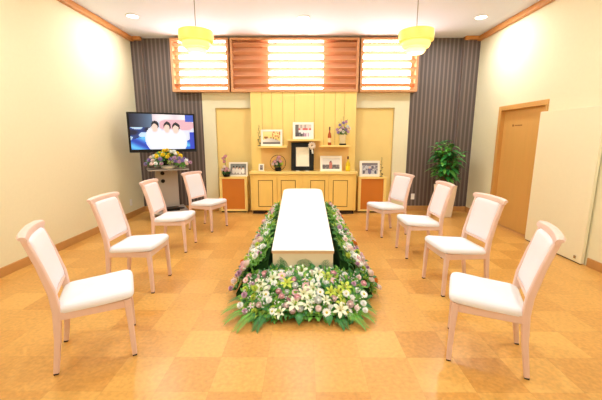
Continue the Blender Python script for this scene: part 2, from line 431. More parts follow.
# ------------------------------------------------------------------ casket
t = thing('casket', 'long white cloth-covered casket in the middle of the room, banked with flowers', 'casket', (.004, 3.8, 0))
Y0, Y1 = 2.85-3.8, 4.78-3.8
def topz(y): return .417 + (y-Y0)/(Y1-Y0)*.225
bm = NB()
loft(bm, [[(-.272, y, .0), (.272, y, .0), (.272, y, topz(y)-.008), (-.272, y, topz(y)-.008)] for y in (Y0+.006, Y1-.006)])
obj('casket_body', bm, 'casket', t)
bm = NB()
loft(bm, [[(-.279, y, topz(y)-.012), (.279, y, topz(y)-.012), (.279, y, topz(y)+.012), (-.279, y, topz(y)+.012)] for y in (Y0-.004, Y1+.004)])
obj('casket_rim', bm, 'rim', t)
bm = NB(); rings = []
NY = 24
for k in range(NY+1):
    u = k/NY; y = Y0-.004+(Y1-Y0+.008)*u; h = .012 + .062*min(1, u*1.3)
    e = 1.0
    if u > .94: e = math.sqrt(max(.0, 1-((u-.94)/.06)**2))*.6+.4
    if u < .02: h *= .7
    base = topz(y)+.010; w = .281 - (.05*(1-e)); r = []
    for j in range(21):
        a = PI*j/20; c = math.cos(a); s = math.sin(a)
        r.append((w*math.copysign(abs(c)**.35, c), y, base + h*e*abs(s)**.5))
    rings.append(r)
loft(bm, rings); obj('casket_cover', bm, 'cloth', t, 50)

# ------------------------------------------------------------------ flowers
def petal_bm(bm, n, L, W, rise, droop=0, z=0, off=0, tipw=.25, cols=3):
    for k in range(n):
        a = 2*PI*(k+off)/n; ca, sa = math.cos(a), math.sin(a); prev = None
        for i in range(cols+1):
            u = i/cols; r = L*(.12+.88*u); w = W*(math.sin(PI*(.15+.85*u*.92))**.8)*(1 if u < .99 else tipw)
            zz = z + rise*L*math.sin(u*PI*.5) - droop*L*u*u
            a1 = bm.verts.new((r*ca-w*sa, r*sa+w*ca, zz)); a2 = bm.verts.new((r*ca+w*sa, r*sa-w*ca, zz))
            if prev: bm.faces.new((prev[0], a1, a2, prev[1]))
            prev = (a1, a2)
def mesh_of(bm, name, mats, smooth=True):
    o = obj(name, bm, mats, None, smooth); me = o.data; bpy.data.objects.remove(o); return me
def dome(bm, r, h, z, n=10, k=4, mi=0):
    s = len(bm.faces)
    rings = [[(r*math.cos(i*PI/2/k)*math.cos(2*PI*j/n), r*math.cos(i*PI/2/k)*math.sin(2*PI*j/n), z+h*math.sin(i*PI/2/k)) for j in range(n)] for i in range(k)]
    loft(bm, rings); bm.faces.ensure_lookup_table()
    for f in bm.faces[s:]: f.material_index = mi
def gerbera(m):
    bm = NB(); petal_bm(bm, 16, .042, .0065, .18, z=0); petal_bm(bm, 14, .033, .006, .35, z=.003, off=.5); return mesh_of(bm, 'gerbera', [m], False)
def centre():
    bm = NB(); dome(bm, .011, .008, .008); return mesh_of(bm, 'flower_centre', ['p_centre'])
def mum(m):
    bm = NB()
    for L, n, ri, z in ((.034, 16, .15, 0), (.030, 14, .45, .004), (.024, 12, .9, .006), (.016, 9, 1.6, .008)): petal_bm(bm, n, L, .0055, ri, z=z, off=L*40)
    return mesh_of(bm, 'chrysanthemum', [m], False)
def rose(m):
    bm = NB()
    dome(bm, .013, .026, .012)
    for L, n, z, off in ((.034, 5, 0, 0), (.028, 5, .004, .5), (.022, 4, .008, .2), (.016, 3, .014, .6)):
        for k in range(n):
            a = 2*PI*(k+off)/n; pr = None
            for i in range(5):
                v = i/4; r = L*(.35+.65*math.sin(v*PI*.55)); zz = z+.026*v*1.1; q = []
                for j in range(5):
                    b = a+(j/4-.5)*2*PI/n*1.25*(.75+.4*math.sin(v*PI*.6))
                    q.append(bm.verts.new((r*math.cos(b), r*math.sin(b), zz-.005*abs(j/2-1)*v)))
                if pr:
                    for j in range(4): bm.faces.new((pr[j], pr[j+1], q[j+1], q[j]))
                pr = q
    return mesh_of(bm, 'rose', [m], 60)
def lily(m):
    bm = NB()
    petal_bm(bm, 3, .075, .017, .55, .35, tipw=.15, cols=6); petal_bm(bm, 3, .07, .013, .62, .32, off=.5, tipw=.15, cols=6)
    return mesh_of(bm, 'lily', [m], 60)
def stamen():
    bm = NB()
    for k in range(6):
        a = k*PI/3+.3; tube(bm, [(0,0,.005), (.012*math.cos(a), .012*math.sin(a), .035), (.02*math.cos(a), .02*math.sin(a), .045)], [.0012,.0012,.003], 5)
    return mesh_of(bm, 'stamens', ['p_centre'])
def leafspray(m, n=7, L=.09, W=.012):
    bm = NB(); petal_bm(bm, n, L, W, .5, .25, tipw=.1, cols=4); return mesh_of(bm, 'leaf_spray', [m], 60)
FM = {'gerb_w': gerbera('p_white'), 'gerb_p': gerbera('p_pink'), 'mum_w': mum('p_white'), 'mum_m': mum('p_mauve'), 'mum_g': mum('p_green'), 'mum_y': mum('p_yellow'),
      'rose_p': rose('p_pink'), 'rose_l': rose('p_pale'), 'rose_o': rose('p_orange'), 'rose_w': rose('p_white'), 'lily': lily('p_lily'), 'mum_v': mum('p_violet'), 'lily_g': lily('p_green'), 'mum_p': mum('p_pale')}
CEN, STA = centre(), stamen()
LF = [leafspray('leaf2'), leafspray('leaf', 6, .10, .014), leafspray('leaf3', 6, .085, .010)]
NAMES = {'gerb': 'gerbera', 'mum': 'chrysanthemum', 'rose': 'rose', 'lily': 'lily'}
def orient(n, spin):
    return n.to_track_quat('Z', 'Y').to_matrix().to_4x4() @ Matrix.Rotation(spin, 4, 'Z')
def put_flower(key, parent, p, n, s, name=None):
    o = bpy.data.objects.new(name or NAMES[key.split('_')[0]], FM[key]); C.objects.link(o); o.parent = parent
    o.matrix_local = Matrix.Translation(p) @ orient(n, random.uniform(0, 6.3)) @ Matrix.Scale(s, 4)
    if key.startswith('gerb') or key.startswith('lily'):
        c = bpy.data.objects.new('flower_centre' if key.startswith('gerb') else 'stamens', CEN if key.startswith('gerb') else STA); C.objects.link(c); c.parent = o
    return o
def append_mesh(bm, me, mx):
    s = len(bm.verts); bm.from_mesh(me); bm.verts.ensure_lookup_table()
    bmesh.ops.transform(bm, matrix=mx, verts=bm.verts[s:])
def fill_leaves(parent, surf, count, srange=(.7, 1.3), tag_='greenery'):
    for li, nm in ((0, 'fresh_leaves'), (1, 'dark_leaves'), (2, 'pale_leaves')):
        bm = NB()
        for _ in range(count[li]):
            p, n = surf(random.random(), random.random())
            n = (n + Vector((random.uniform(-.6,.6), random.uniform(-.6,.6), random.uniform(-.2,.5)))).normalized()
            append_mesh(bm, LF[li], Matrix.Translation(p - n*.02) @ orient(n, random.uniform(0, 6.3)) @ Matrix.Scale(random.uniform(*srange), 4))
        o = obj(nm, bm, ['leaf2', 'leaf', 'leaf3'][li], parent, 60); o['kind'] = 'stuff'
def fill_specks(parent, surf, n):
    bm = NB()
    for _ in range(n):
        p, nn = surf(random.random(), random.random()); p = p + nn*random.uniform(.015, .05)
        for q in range(3):
            c = p + Vector((random.uniform(-.02,.02), random.uniform(-.02,.02), random.uniform(-.012,.012))); r = random.uniform(.004, .007)
            t = bmesh.new(); bmesh.ops.create_icosphere(t, subdivisions=1, radius=r); bmesh.ops.translate(t, vec=c, verts=t.verts); merge(bm, t)
    o = obj('babys_breath', bm, 'p_white', parent, True); o['kind'] = 'stuff'
def grid_surface(parent, surf, nu, nv, name='foliage_base'):
    bm = NB(); g = [[bm.verts.new(surf(i/nu, j/nv)[0] - surf(i/nu, j/nv)[1]*.035) for j in range(nv+1)] for i in range(nu+1)]
    for i in range(nu):
        for j in range(nv): bm.faces.new((g[i][j], g[i+1][j], g[i+1][j+1], g[i][j+1]))
    return g, bm
def frond(L, W, n=17):
    bm = NB(); pts = []
    for i in range(9):
        u = i/8; pts.append(Vector((L*u, 0, .10*L*math.sin(u*PI*.9)-.06*L*u*u)))
    tube(bm, pts, [.004*(1-.8*i/8) for i in range(9)], 5)
    for i in range(n):
        u = .15+.83*i/(n-1); q = u*8; a = int(min(7, q)); p = pts[a].lerp(pts[a+1], q-a)
        for s in (-1, 1):
            l = W*(1.05-.55*u)*random.uniform(.85, 1.1); dx, dy = math.cos(R(38))*l, s*math.sin(R(38))*l
            b = Vector((dx, dy, -.12*l)); side = Vector((-dy, dx, 0)).normalized()*.0032
            v = [bm.verts.new(p-side*.4), bm.verts.new(p+b*.5-side), bm.verts.new(p+b), bm.verts.new(p+b*.5+side), bm.verts.new(p+side*.4)]
            bm.faces.new(v)
    return bm

def scatter(parent, surf, keys, n, mind, smin=.8, smax=1.2, lift=.02, urange=(0,1), vrange=(0,1), seeded=None):
    pts = []; tries = 0; out = 0
    while out < n and tries < 6000:
        tries += 1
        u, v = random.uniform(*urange), random.uniform(*vrange); p, nn = surf(u, v)
        if any((p-q).length < mind for q in pts): continue
        pts.append(p); out += 1
        k = keys(u, v) if callable(keys) else random.choice(keys)
        nj = (nn + Vector((random.uniform(-.35,.35), random.uniform(-.35,.35), random.uniform(0,.35)))).normalized()
        put_flower(k, parent, p + nn*lift*random.uniform(.3, 1.5), nj, random.uniform(smin, smax))

# front bank: (u across, v from floor edge up to casket)
def s_front(u, v):
    x = -.485 + .97*u; e = abs(2*u-1)
    yb = 2.415 + .03*e**3; yt = 2.83
    y = yb + (yt-yb)*v
    z = .055 + .185*math.sin(v*PI*.5)**.85*(1-.15*e**2) 
    return Vector((x-0, y-2.6, z)), Vector(((2*u-1)*.5, -.75, .75)).normalized()
t = thing('flower_bank', 'wide bank of white lilies and pink roses on the floor before the casket foot', 'flower arrangement', (.005, 2.6, 0), 0, 'flower banks around the casket')
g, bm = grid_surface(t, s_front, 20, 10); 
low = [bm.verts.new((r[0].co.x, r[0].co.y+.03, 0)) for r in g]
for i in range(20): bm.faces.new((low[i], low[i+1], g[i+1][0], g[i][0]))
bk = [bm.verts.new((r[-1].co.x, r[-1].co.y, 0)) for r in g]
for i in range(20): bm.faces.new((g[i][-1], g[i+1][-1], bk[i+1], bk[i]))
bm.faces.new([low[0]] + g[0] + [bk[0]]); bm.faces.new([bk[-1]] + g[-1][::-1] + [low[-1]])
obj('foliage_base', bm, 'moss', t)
fill_leaves(t, s_front, (190, 130, 70), (.6, 1.1)); fill_specks(t, s_front, 210)
def kf(u, v):
    if abs(2*u-1) > .75: return random.choice(['mum_m', 'gerb_p', 'mum_w', 'gerb_w', 'rose_p', 'mum_p', 'mum_g', 'mum_w'])
    return random.choice(['gerb_w', 'gerb_w', 'mum_w', 'mum_w', 'rose_p', 'rose_l', 'mum_w', 'gerb_p', 'mum_p', 'lily', 'lily', 'lily', 'lily_g', 'rose_w'])
scatter(t, s_front, kf, 104, .056, .72, 1.0, .03)
for x, y, z, a, L in ((-.40, -.12, .09, 212, .24), (-.42, -.06, .10, 195, .24), (-.36, -.15, .08, 235, .24), (-.30, -.16, .06, 252, .18), (-.42, .0, .12, 178, .2),
                      (.36, -.12, .09, -30, .22), (.38, -.06, .10, -16, .21), (.32, -.15, .08, -46, .22), (.26, -.16, .06, -68, .16), (.38, .0, .12, -2, .17)):
    o = obj('palm_frond', frond(L, .10), 'leaf2' if L > .2 else 'leaf', t); o.location = (x, y, z); o.rotation_euler = (0, R(14), R(a))
for x, a in ((-.2, 95), (-.03, 80), (.06, 105), (.2, 85), (-.15, 120)):
    o = obj('palm_frond', frond(.20, .085, 8), 'leaf', t); o.location = (x, .2, .21); o.rotation_euler = (0, R(-62), R(a))
for x in (-.03, .20):
    bm = NB(); rr = []
    for i in range(7):
        u = i/6; w = .03*math.sin(PI*(.12+.86*u)); rr.append([(-w, -.11*u, -.05*u*u+.0), (0, -.11*u, .008-.05*u*u), (w, -.11*u, -.05*u*u), (0, -.11*u, -.003-.05*u*u)])
    loft(bm, rr); o = obj('broad_leaf', bm, 'leaf', t, 60); o.location = (x, -.185, .075)

def side_bank(sg, label):
    def surf(u, v):   # u along y, v from casket (0) to floor edge (1)
        y = 2.80 + 1.92*u
        wd = .275 + .065*(1-u)
        x = .30 + wd*v
        z = (.40+.12*u)*(1-v**1.8*.82) - .01
        return Vector((sg*(x-.4), y-3.7, max(.04, z))), Vector((sg*.75, -.25, .7)).normalized()
    t = thing('flower_bank', label, 'flower arrangement', (.015+sg*.4, 3.7, 0), 0, 'flower banks around the casket')
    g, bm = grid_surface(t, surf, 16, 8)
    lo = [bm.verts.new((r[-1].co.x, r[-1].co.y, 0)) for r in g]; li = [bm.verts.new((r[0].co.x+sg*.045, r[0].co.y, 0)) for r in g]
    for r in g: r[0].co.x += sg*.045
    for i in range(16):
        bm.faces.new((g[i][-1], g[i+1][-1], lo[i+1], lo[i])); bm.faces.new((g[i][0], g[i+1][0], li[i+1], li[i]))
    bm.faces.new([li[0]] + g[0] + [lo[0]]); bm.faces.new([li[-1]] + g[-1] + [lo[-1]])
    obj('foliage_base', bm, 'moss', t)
    s2 = lambda u, v: surf(u, .2+.8*v)
    fill_leaves(t, s2, (170, 90, 80), (.6, 1.25)); fill_specks(t, s2, 140)
    def ks(u, v):
        if v > .55: return random.choice(['mum_m', 'mum_m', 'rose_l', 'rose_p', 'mum_p', 'mum_v', 'mum_g', 'rose_o'])
        return random.choice(['mum_w', 'gerb_w', 'mum_g', 'rose_l', 'mum_w', 'mum_m', 'rose_p', 'mum_p', 'mum_w'])
    scatter(t, s2, ks, 100, .055, .85, 1.15, .028)
side_bank(-1, 'mauve, pink and white flower bank along the left side of the casket')
side_bank(1, 'mauve, orange and white flower bank along the right side of the casket')

# ------------------------------------------------------------------ altar wall unit
UX = .015
t = thing('display_cabinet', 'tall yellow maple wall unit with planked back, floating shelves and four base doors', 'cabinet', (UX, 6.34, 0))
oy = 6.34
bm = NB()      # planked upper back, each plank its own face with a groove between
xs = [-.985, -.77, -.59, -.385, -.165, .205, .385, .595, .765, .985]
for a, b in zip(xs, xs[1:]): bx(bm, a+.0022, b-.0022, 6.40-oy, 6.50-oy, .80, 2.29, .002, 1)
obj('planked_back', bm, 'maple', t)
bm = NB(); bx(bm, -.985, .985, 6.418-oy, 6.512-oy, .80, 2.285); obj('backing_board', bm, 'groove', t)
bm = NB()      # flat sheets below the shelves, shelf shade put into their darker wood colour
bx(bm, -.80, .86, 6.385-oy, 6.402-oy, .80, 1.26); bx(bm, -.29, .32, 6.386-oy, 6.403-oy, 1.26, 1.39)
obj('niche_shade_lining', bm, 'niche', t)
for x0, x1, z in ((-.82, -.30, 1.28), (-.29, .31, 1.405), (.315, .86, 1.295)):
    bm = NB(); bx(bm, x0, x1, 6.19-oy, 6.398-oy, z-.035, z, .004); obj('shelf', bm, 'maple', t)
bm = NB(); bx(bm, -.985, .985, 6.17-oy, 6.51-oy, .075, .765, .003); obj('base_carcass', bm, 'maple2', t)
bm = NB(); bx(bm, -1.0, 1.0, 6.13-oy, 6.512-oy, .765, .812, .005); obj('countertop', bm, 'maple', t)
bm = NB(); bx(bm, -.96, .96, 6.22-oy, 6.5-oy, 0, .075); obj('toe_kick', bm, 'kick', t)
for x0, x1, xc in ((-.94, -.487, -.705), (-.485, -.014, -.28), (-.012, .468, .268), (.47, .93, .69)):
    bm = NB(); bx(bm, x0+.003, x1-.003, 6.15-oy, 6.17-oy, .085, .75, .003); dd = obj('door', bm, 'maple2', t)
    bm = NB(); w, z0, z1 = .138, .15, .655
    for a, b, c, e in ((xc-w, xc-w+.012, z0, z1), (xc+w-.012, xc+w, z0, z1), (xc-w, xc+w, z0, z0+.012), (xc-w, xc+w, z1-.012, z1)):
        bx(bm, a, b, 6.147-oy, 6.151-oy, c, e)
    obj('inlay_moulding', bm, 'groove', dd)
def side_cabinet(x0, x1, label):
    xc = (x0+x1)/2; t = thing('side_cabinet', label, 'cabinet', (xc, 6.40, 0), 0, 'low orange fronted side cabinets'); h = (x1-x0)/2
    bm = NB(); bx(bm, -h, h, -.10, .11, .66, .70, .004); obj('cabinet_top', bm, 'maple', t)
    bm = NB()
    for a, b in ((-h, -h+.05), (h-.05, h)): bx(bm, a, b, -.09, .11, .03, .66, .003)
    bx(bm, -h+.05, h-.05, -.09, .11, .03, .065, .003); bx(bm, -h+.05, h-.05, .09, .11, .065, .66)
    obj('carcass', bm, 'maple', t)
    bm = NB(); bx(bm, -h+.05, h-.05, -.072, -.05, .065, .66, .002); obj('front_panel', bm, 'orange', t)
    bm = NB(); bx(bm, -h+.02, h-.02, -.06, .1, 0, .03); obj('toe_kick', bm, 'kick', t)
side_cabinet(-1.59, -1.06, 'low orange fronted cabinet left of the wall unit, carrying a pink potted flower')
side_cabinet(1.07, 1.60, 'low orange fronted cabinet right of the wall unit, partly behind a chair')

# ------------------------------------------------------------------ pictures
def pic_obj(name, w, h, fn, m, parent, nx=48, ny=32, curve=0):
    bm = NB(); L = bm.loops.layers.float_color.new('pic')
    g = [[bm.verts.new(((i/nx-.5)*w, 0, (j/ny)*h)) for i in range(nx+1)] for j in range(ny+1)]
    for j in range(ny):
        for i in range(nx):
            f = bm.faces.new((g[j][i], g[j][i+1], g[j+1][i+1], g[j+1][i])); c = srgb(*fn((i+.5)/nx, (j+.5)/ny))
            for l in f.loops: l[L] = c
    return obj(name, bm, m, parent)
def blend(a, b, t): t = max(0, min(1, t)); return tuple(x+(y-x)*t for x, y in zip(a, b))
def ell(u, v, cx, cy, rx, ry): return ((u-cx)/rx)**2 + ((v-cy)/ry)**2
def rnd(i, j, s=0): return (math.sin(i*12.9898+j*78.233+s*37.7)*43758.5453) % 1.0
def group_photo(bg, n, shirt, hair=(40, 30, 28), seed=0, ground=(120, 110, 100), hh=.62):
    def fn(u, v):
        c = bg if v > .42 else ground
        c = blend(c, (255, 255, 255), .12*rnd(int(u*9), int(v*6), seed))
        for k in range(n):
            cx = (k+.5)/n*.8+.1; dy = .05*rnd(k, 3, seed)
            if ell(u, v, cx, hh-.28+dy, .42/n, .28) < 1: c = blend(shirt[k % len(shirt)], (200, 190, 180), .25*rnd(k, 1, seed))
            if ell(u, v, cx, hh+dy, .22/n, .11) < 1: c = (226, 184, 158)
            if ell(u, v, cx, hh+.07+dy, .23/n, .07) < 1: c = hair
        return c
    return fn
def landscape(u, v):
    c = blend((236, 198, 90), (244, 226, 160), v)
    if v < .62 and rnd(int(u*14), int(v*9), 2) > .55: c = (150, 96, 40)
    if u > .55 and v > .55 and rnd(int(u*18), int(v*10), 3) > .5: c = (196, 110, 60)
    if v < .34+.12*math.sin(u*4): c = blend((236, 230, 220), (180, 170, 160), u)
    if v < .14: c = (96, 88, 84)
    return c
def crowd(u, v):
    c = (196, 196, 204)
    if v > .78: c = (120, 112, 120)
    if .3 < v <= .78 and rnd(int(u*16), int(v*8), 5) > .55: c = (104, 96, 120)
    if ell(u, v, .5, .3, .12, .3) < 1: c = (108, 104, 140)
    if ell(u, v, .5, .62, .06, .1) < 1: c = (226, 190, 170)
    if ell(u, v, .13, .2, .07, .16) < 1 or ell(u, v, .87, .2, .07, .16) < 1: c = (80, 84, 96)
    return c
def banner(u, v):
    c = (232, 226, 226)
    if v > .72: c = (170, 160, 150) if rnd(int(u*12), 3, 8) > .5 else (214, 200, 190)
    if .55 < v < .72: c = (206, 84, 78) if rnd(int(u*15), 5, 8) > .35 else (240, 200, 196)
    if u < .22 and v > .2: c = (98, 96, 92)
    if v < .36 and u < .55 and rnd(int(u*16), int(v*8), 4) > .25: c = (70, 68, 74)
    if v < .25 and u < .7: c = blend(c, (64, 62, 68), .7)
    if .5 < u < .9 and v < .3 and rnd(int(u*20), 1, 9) > .6: c = (190, 150, 180)
    return c
def memorial(u, v):
    c = (228, 224, 220)
    if v < .42: c = (100, 92, 96) if rnd(int(u*20), int(v*7), 7) > .3 else (140, 132, 130)
    if ell(u, v, .48, .35, .1, .4) < 1: c = (196, 120, 108)
    if ell(u, v, .48, .68, .05, .09) < 1: c = (110, 60, 60)
    return c

def photo_frame(label, x, y, z, w, h, fn, border=.028, rz=0, tilt=8, m='frame_white', pn=(28, 20)):
    t = thing('photo_frame', label, 'photo frame', (x, y, z), rz, 'white framed photographs on the wall unit')
    k = bpy.data.objects.new
    lean = Matrix.Rotation(R(-tilt), 4, 'X'); fd = .016
    bm = NB()
    for a, b, c, e in ((-w/2, -w/2+border, 0, h), (w/2-border, w/2, 0, h), (-w/2+border, w/2-border, 0, border), (-w/2+border, w/2-border, h-border, h)):
        bx(bm, a, b, -fd/2, fd/2, c, e, .002, 1)
    bmesh.ops.transform(bm, matrix=lean, verts=bm.verts); obj('frame', bm, m, t)
    p = pic_obj('photo_print', w-2*border, h-2*border, fn, 'photo', t, *pn)
    p.data.transform(lean @ Matrix.Translation((0, -.002, border)))
    bm = NB(); bx(bm, -w/2+border, w/2-border, .001, .006, border, h-border); bmesh.ops.transform(bm, matrix=lean, verts=bm.verts); obj('backing', bm, 'black', t)
    bm = NB(); dp = h*.7; 
    yy = math.sin(R(tilt))*dp; zz = math.cos(R(tilt))*dp
    loft(bm, [[(-.02, yy+.008, zz), (.02, yy+.008, zz), (.02, yy+.012, zz), (-.02, yy+.012, zz)], [(-.025, .072, .0), (.025, .072, .0), (.025, .077, .0), (-.025, .077, .0)]])
    obj('easel_strut', bm, 'black', t)
    return t
CT, S1, S2, S3, SC = .812, 1.28, 1.405, 1.295, .70
photo_frame('white framed photograph of a yellow landscape on the left shelf', -.575, 6.27, S1, .395, .30, landscape, .035)
photo_frame('white framed photograph with a red banner on the middle shelf above the black frame', .012, 6.27, S2, .385, .31, banner, .045)
photo_frame('white framed photograph with a lone figure on the counter beside the yellow bottle', .535, 6.26, CT, .405, .285, memorial, .042)
photo_frame('white framed group photograph on the left orange cabinet beside a pot of flowers', -1.235, 6.385, SC, .36, .27, group_photo((120, 124, 120), 4, [(236,232,228), (240,238,234)], seed=3, ground=(150,140,136)), .03)
photo_frame('white framed crowd photograph on the right orange cabinet beside a dark ornament', 1.285, 6.36, SC, .385, .30, crowd, .042)
photo_frame('tiny white framed portrait at the left end of the counter', -.775, 6.27, CT, .10, .135, group_photo((150, 150, 156), 1, [(90,86,100)], seed=5), .022, pn=(10, 12))
# black memorial frame with white sheet
t = thing('memorial_frame', 'black memorial frame holding a blank white sheet at the centre of the counter', 'picture frame', (.0, 6.27, CT))
lean = Matrix.Rotation(R(-5), 4, 'X'); w, h, b = .425, .535, .088
bm = NB()
for a, c, e, g_ in ((-w/2, -w/2+b, .012, h), (w/2-b, w/2, .012, h), (-w/2+b, w/2-b, .012, b), (-w/2+b, w/2-b, h-b, h)): bx(bm, a, c, -.014, .014, e, g_, .003)
bmesh.ops.transform(bm, matrix=lean, verts=bm.verts); obj('frame', bm, 'black', t)
bm = NB(); bx(bm, -w/2+b, w/2-b, -.004, .006, b, h-b); bmesh.ops.transform(bm, matrix=lean, verts=bm.verts); obj('white_sheet', bm, 'paper', t)
for x in (-.09, .09):
    bm = NB(); bx(bm, x-.03, x+.03, -.03, .06, 0, .012, .003); obj('stand_foot', bm, 'frame_white', t)
t = thing('rosette', 'pale pink fabric rosette pinned on the top right corner of the black memorial frame', 'rosette', (.172, 6.205, 1.285))
bm = NB()
for L, n, ri, z in ((.075, 12, .1, 0), (.058, 10, .4, .006), (.038, 8, .8, .012)): petal_bm(bm, n, L, .016, ri, z=z, off=L*30, tipw=.7)
bmesh.ops.transform(bm, matrix=Matrix.Rotation(R(90), 4, 'X'), verts=bm.verts); obj('petals', bm, mat('cream_ribbon', srgb(240, 222, 200), .6), t)
bm = NB(); dome(bm, .02, .015, .012); bmesh.ops.transform(bm, matrix=Matrix.Rotation(R(90), 4, 'X'), verts=bm.verts); obj('rosette_centre', bm, 'hoop', t)
bm = NB(); box(bm, (.01, .006, -.10), (.03, .003, .09), (0, R(-8), 0)); obj('ribbon_tail', bm, 'p_white', t)

# ring arrangement, bottles, vase, ornaments
t = thing('hoop_arrangement', 'round bronze hoop filled with pink flowers and leaves on the counter', 'flower arrangement', (-.46, 6.25, CT))
bm = NB(); tube(bm, [(.145*math.cos(2*PI*k/32), 0, .155+.145*math.sin(2*PI*k/32)) for k in range(33)], .006, 8); obj('hoop', bm, 'hoop', t, True)
bm = NB(); lathe(bm, [(.05, .0), (.06, .02), (.058, .07), (.05, .072)], 20); obj('bowl', bm, 'black', t, True)
bm = NB()
for k in range(26):
    a = random.uniform(0, 6.3); r = random.uniform(0, .05); append_mesh(bm, LF[k % 2], Matrix.Translation((r*math.cos(a)*1.5, r*math.sin(a), .08+random.uniform(0, .09))) @ orient(Vector((random.uniform(-.8,.8), random.uniform(-.8,.2), .8)), a) @ Matrix.Scale(.6, 4))
obj('leaves', bm, 'leaf', t, 60)
for k, (x, z, key) in enumerate(((-.05, .17, 'rose_p'), (.0, .21, 'rose_l'), (.045, .18, 'rose_p'), (-.02, .14, 'mum_p'), (.07, .14, 'mum_g'), (-.08, .13, 'rose_l'), (.02, .25, 'rose_p'))):
    put_flower(key, t, Vector((x, -.04, z)), Vector((x*3, -1, .5)).normalized(), 1.0)
def bottle(name, label, x, y, z, prof, gm, cm, lab, capz):
    t = thing(name, label, 'bottle', (x, y, z)); bm = NB(); lathe(bm, prof, 20); obj('bottle_body', bm, gm, t, True)
    bm = NB(); lathe(bm, [(prof[-1][0]+.002, capz[0]), (prof[-1][0]+.003, capz[1]), (.004, capz[1]+.004)], 16); obj('bottle_cap', bm, cm, t, True)
    bm = NB(); lathe(bm, [(lab[0], lab[1]), (lab[0]+.0006, lab[1]), (lab[0]+.0006, lab[2]), (lab[0], lab[2])], 20); obj('bottle_label', bm, lab[3], t, True)
bottle('bottle', 'slim red-brown bottle with a dark cap on the right shelf', .50, 6.28, S3,
       [(.026, 0), (.032, .006), (.033, .16), (.03, .19), (.014, .24), (.012, .30)], 'redglass', 'cap', (.0332, .05, .13, 'label'), (.275, .33))
bottle('bottle', 'yellow bottle on the counter right of the framed photograph', .85, 6.25, CT,
       [(.036, 0), (.043, .008), (.044, .12), (.036, .155), (.015, .19), (.013, .24)], 'yellowglass', 'cap', (.0442, .03, .1, 'p_yellow'), (.225, .275))
t = thing('flower_vase', 'pale vase of mauve and white flowers on the right shelf', 'vase', (.745, 6.28, S3))
bm = NB(); lathe(bm, [(.05, .03), (.055, .04), (.058, .10), (.07, .19), (.066, .19), (.05, .10), (.04, .05)], 20); obj('vase', bm, 'vase', t, True)
bm = NB(); bx(bm, -.06, .06, -.05, .05, 0, .03, .004); obj('vase_base', bm, 'black', t)
bm = NB()
for k in range(16):
    a = k*1.1; append_mesh(bm, LF[k % 2], Matrix.Translation((.05*math.cos(a), .04*math.sin(a), .2+.03*(k % 4))) @ orient(Vector((math.cos(a)*.7, math.sin(a)*.7, .8)), a) @ Matrix.Scale(.6, 4))
for k in range(5): tube(bm, [(0, 0, .15), (.03*(k-2), -.01, .35), (.04*(k-2), -.01, .42+.05*(k % 3))], .003, 5)
obj('leaves', bm, 'leaf', t, 60)
for k, (x, z, key) in enumerate(((-.09, .23, 'mum_v'), (-.05, .27, 'mum_p'), (.0, .24, 'mum_w'), (.05, .28, 'mum_v'), (.09, .24, 'mum_m'), (.07, .33, 'rose_w'), (-.01, .31, 'mum_m'), (.0, .40, 'mum_v'), (-.06, .36, 'mum_v'), (.05, .42, 'mum_m'), (-.11, .28, 'mum_m'), (.11, .30, 'mum_p'))):
    put_flower(key, t, Vector((x, -.05, z)), Vector((x*4, -1, .4)).normalized(), .95)
def ornament(label, x, y, z, h):
    t = thing('wire_ornament', label, 'ornament', (x, y, z), 0, 'thin dark wire ornaments'); bm = NB()
    lathe(bm, [(.03, 0), (.03, .008), (.006, .014)], 16); obj('ornament_base', bm, 'black', t, True)
    bm = NB(); tube(bm, [(.016*math.sin(k*.55)*(1-k/44), .008*math.cos(k*.5), .01+h*k/40) for k in range(41)], .004, 6)
    for k in range(4): 
        tt = bmesh.new(); bmesh.ops.create_icosphere(tt, subdivisions=2, radius=.014-.002*k); bmesh.ops.translate(tt, vec=(.018*(-1)**k, 0, .05+h*.17*k), verts=tt.verts); merge(bm, tt)
    obj('twisted_stem', bm, 'black', t, True)
ornament('thin dark twisted ornament at the left end of the left shelf', -.805, 6.27, S1, .37)
ornament('thin dark twisted ornament on the right orange cabinet beside the crowd photograph', 1.50, 6.335, SC, .36)
t = thing('potted_flower', 'small dark pot of pink flowers on the left orange cabinet', 'potted plant', (-1.45, 6.325, SC))
bm = NB(); lathe(bm, [(.055, 0), (.075, .06), (.08, .075), (.07, .075)], 20); obj('pot', bm, 'black', t, True)
bm = NB()
for k in range(18):
    a = k*2.4; append_mesh(bm, LF[k % 3], Matrix.Translation((.035*math.cos(a), .035*math.sin(a), .08+.02*(k % 3))) @ orient(Vector((math.cos(a)*.8, math.sin(a)*.8, .7)), a) @ Matrix.Scale(.7, 4))
tube(bm, [(0, 0, .07), (-.015, 0, .22), (-.005, 0, .41)], .004, 6); obj('leaves', bm, 'leaf', t, 60)
for x, z, k in ((-.05, .13, 'rose_l'), (.02, .15, 'rose_p'), (.06, .12, 'rose_l'), (-.02, .19, 'mum_p'), (-.015, .28, 'rose_p'), (-.03, .34, 'rose_p'), (.01, .38, 'rose_p'), (0, .11, 'rose_p')):
    put_flower(k, t, Vector((x, -.05, z)), Vector((x*4, -1, .5)).normalized(), .95)

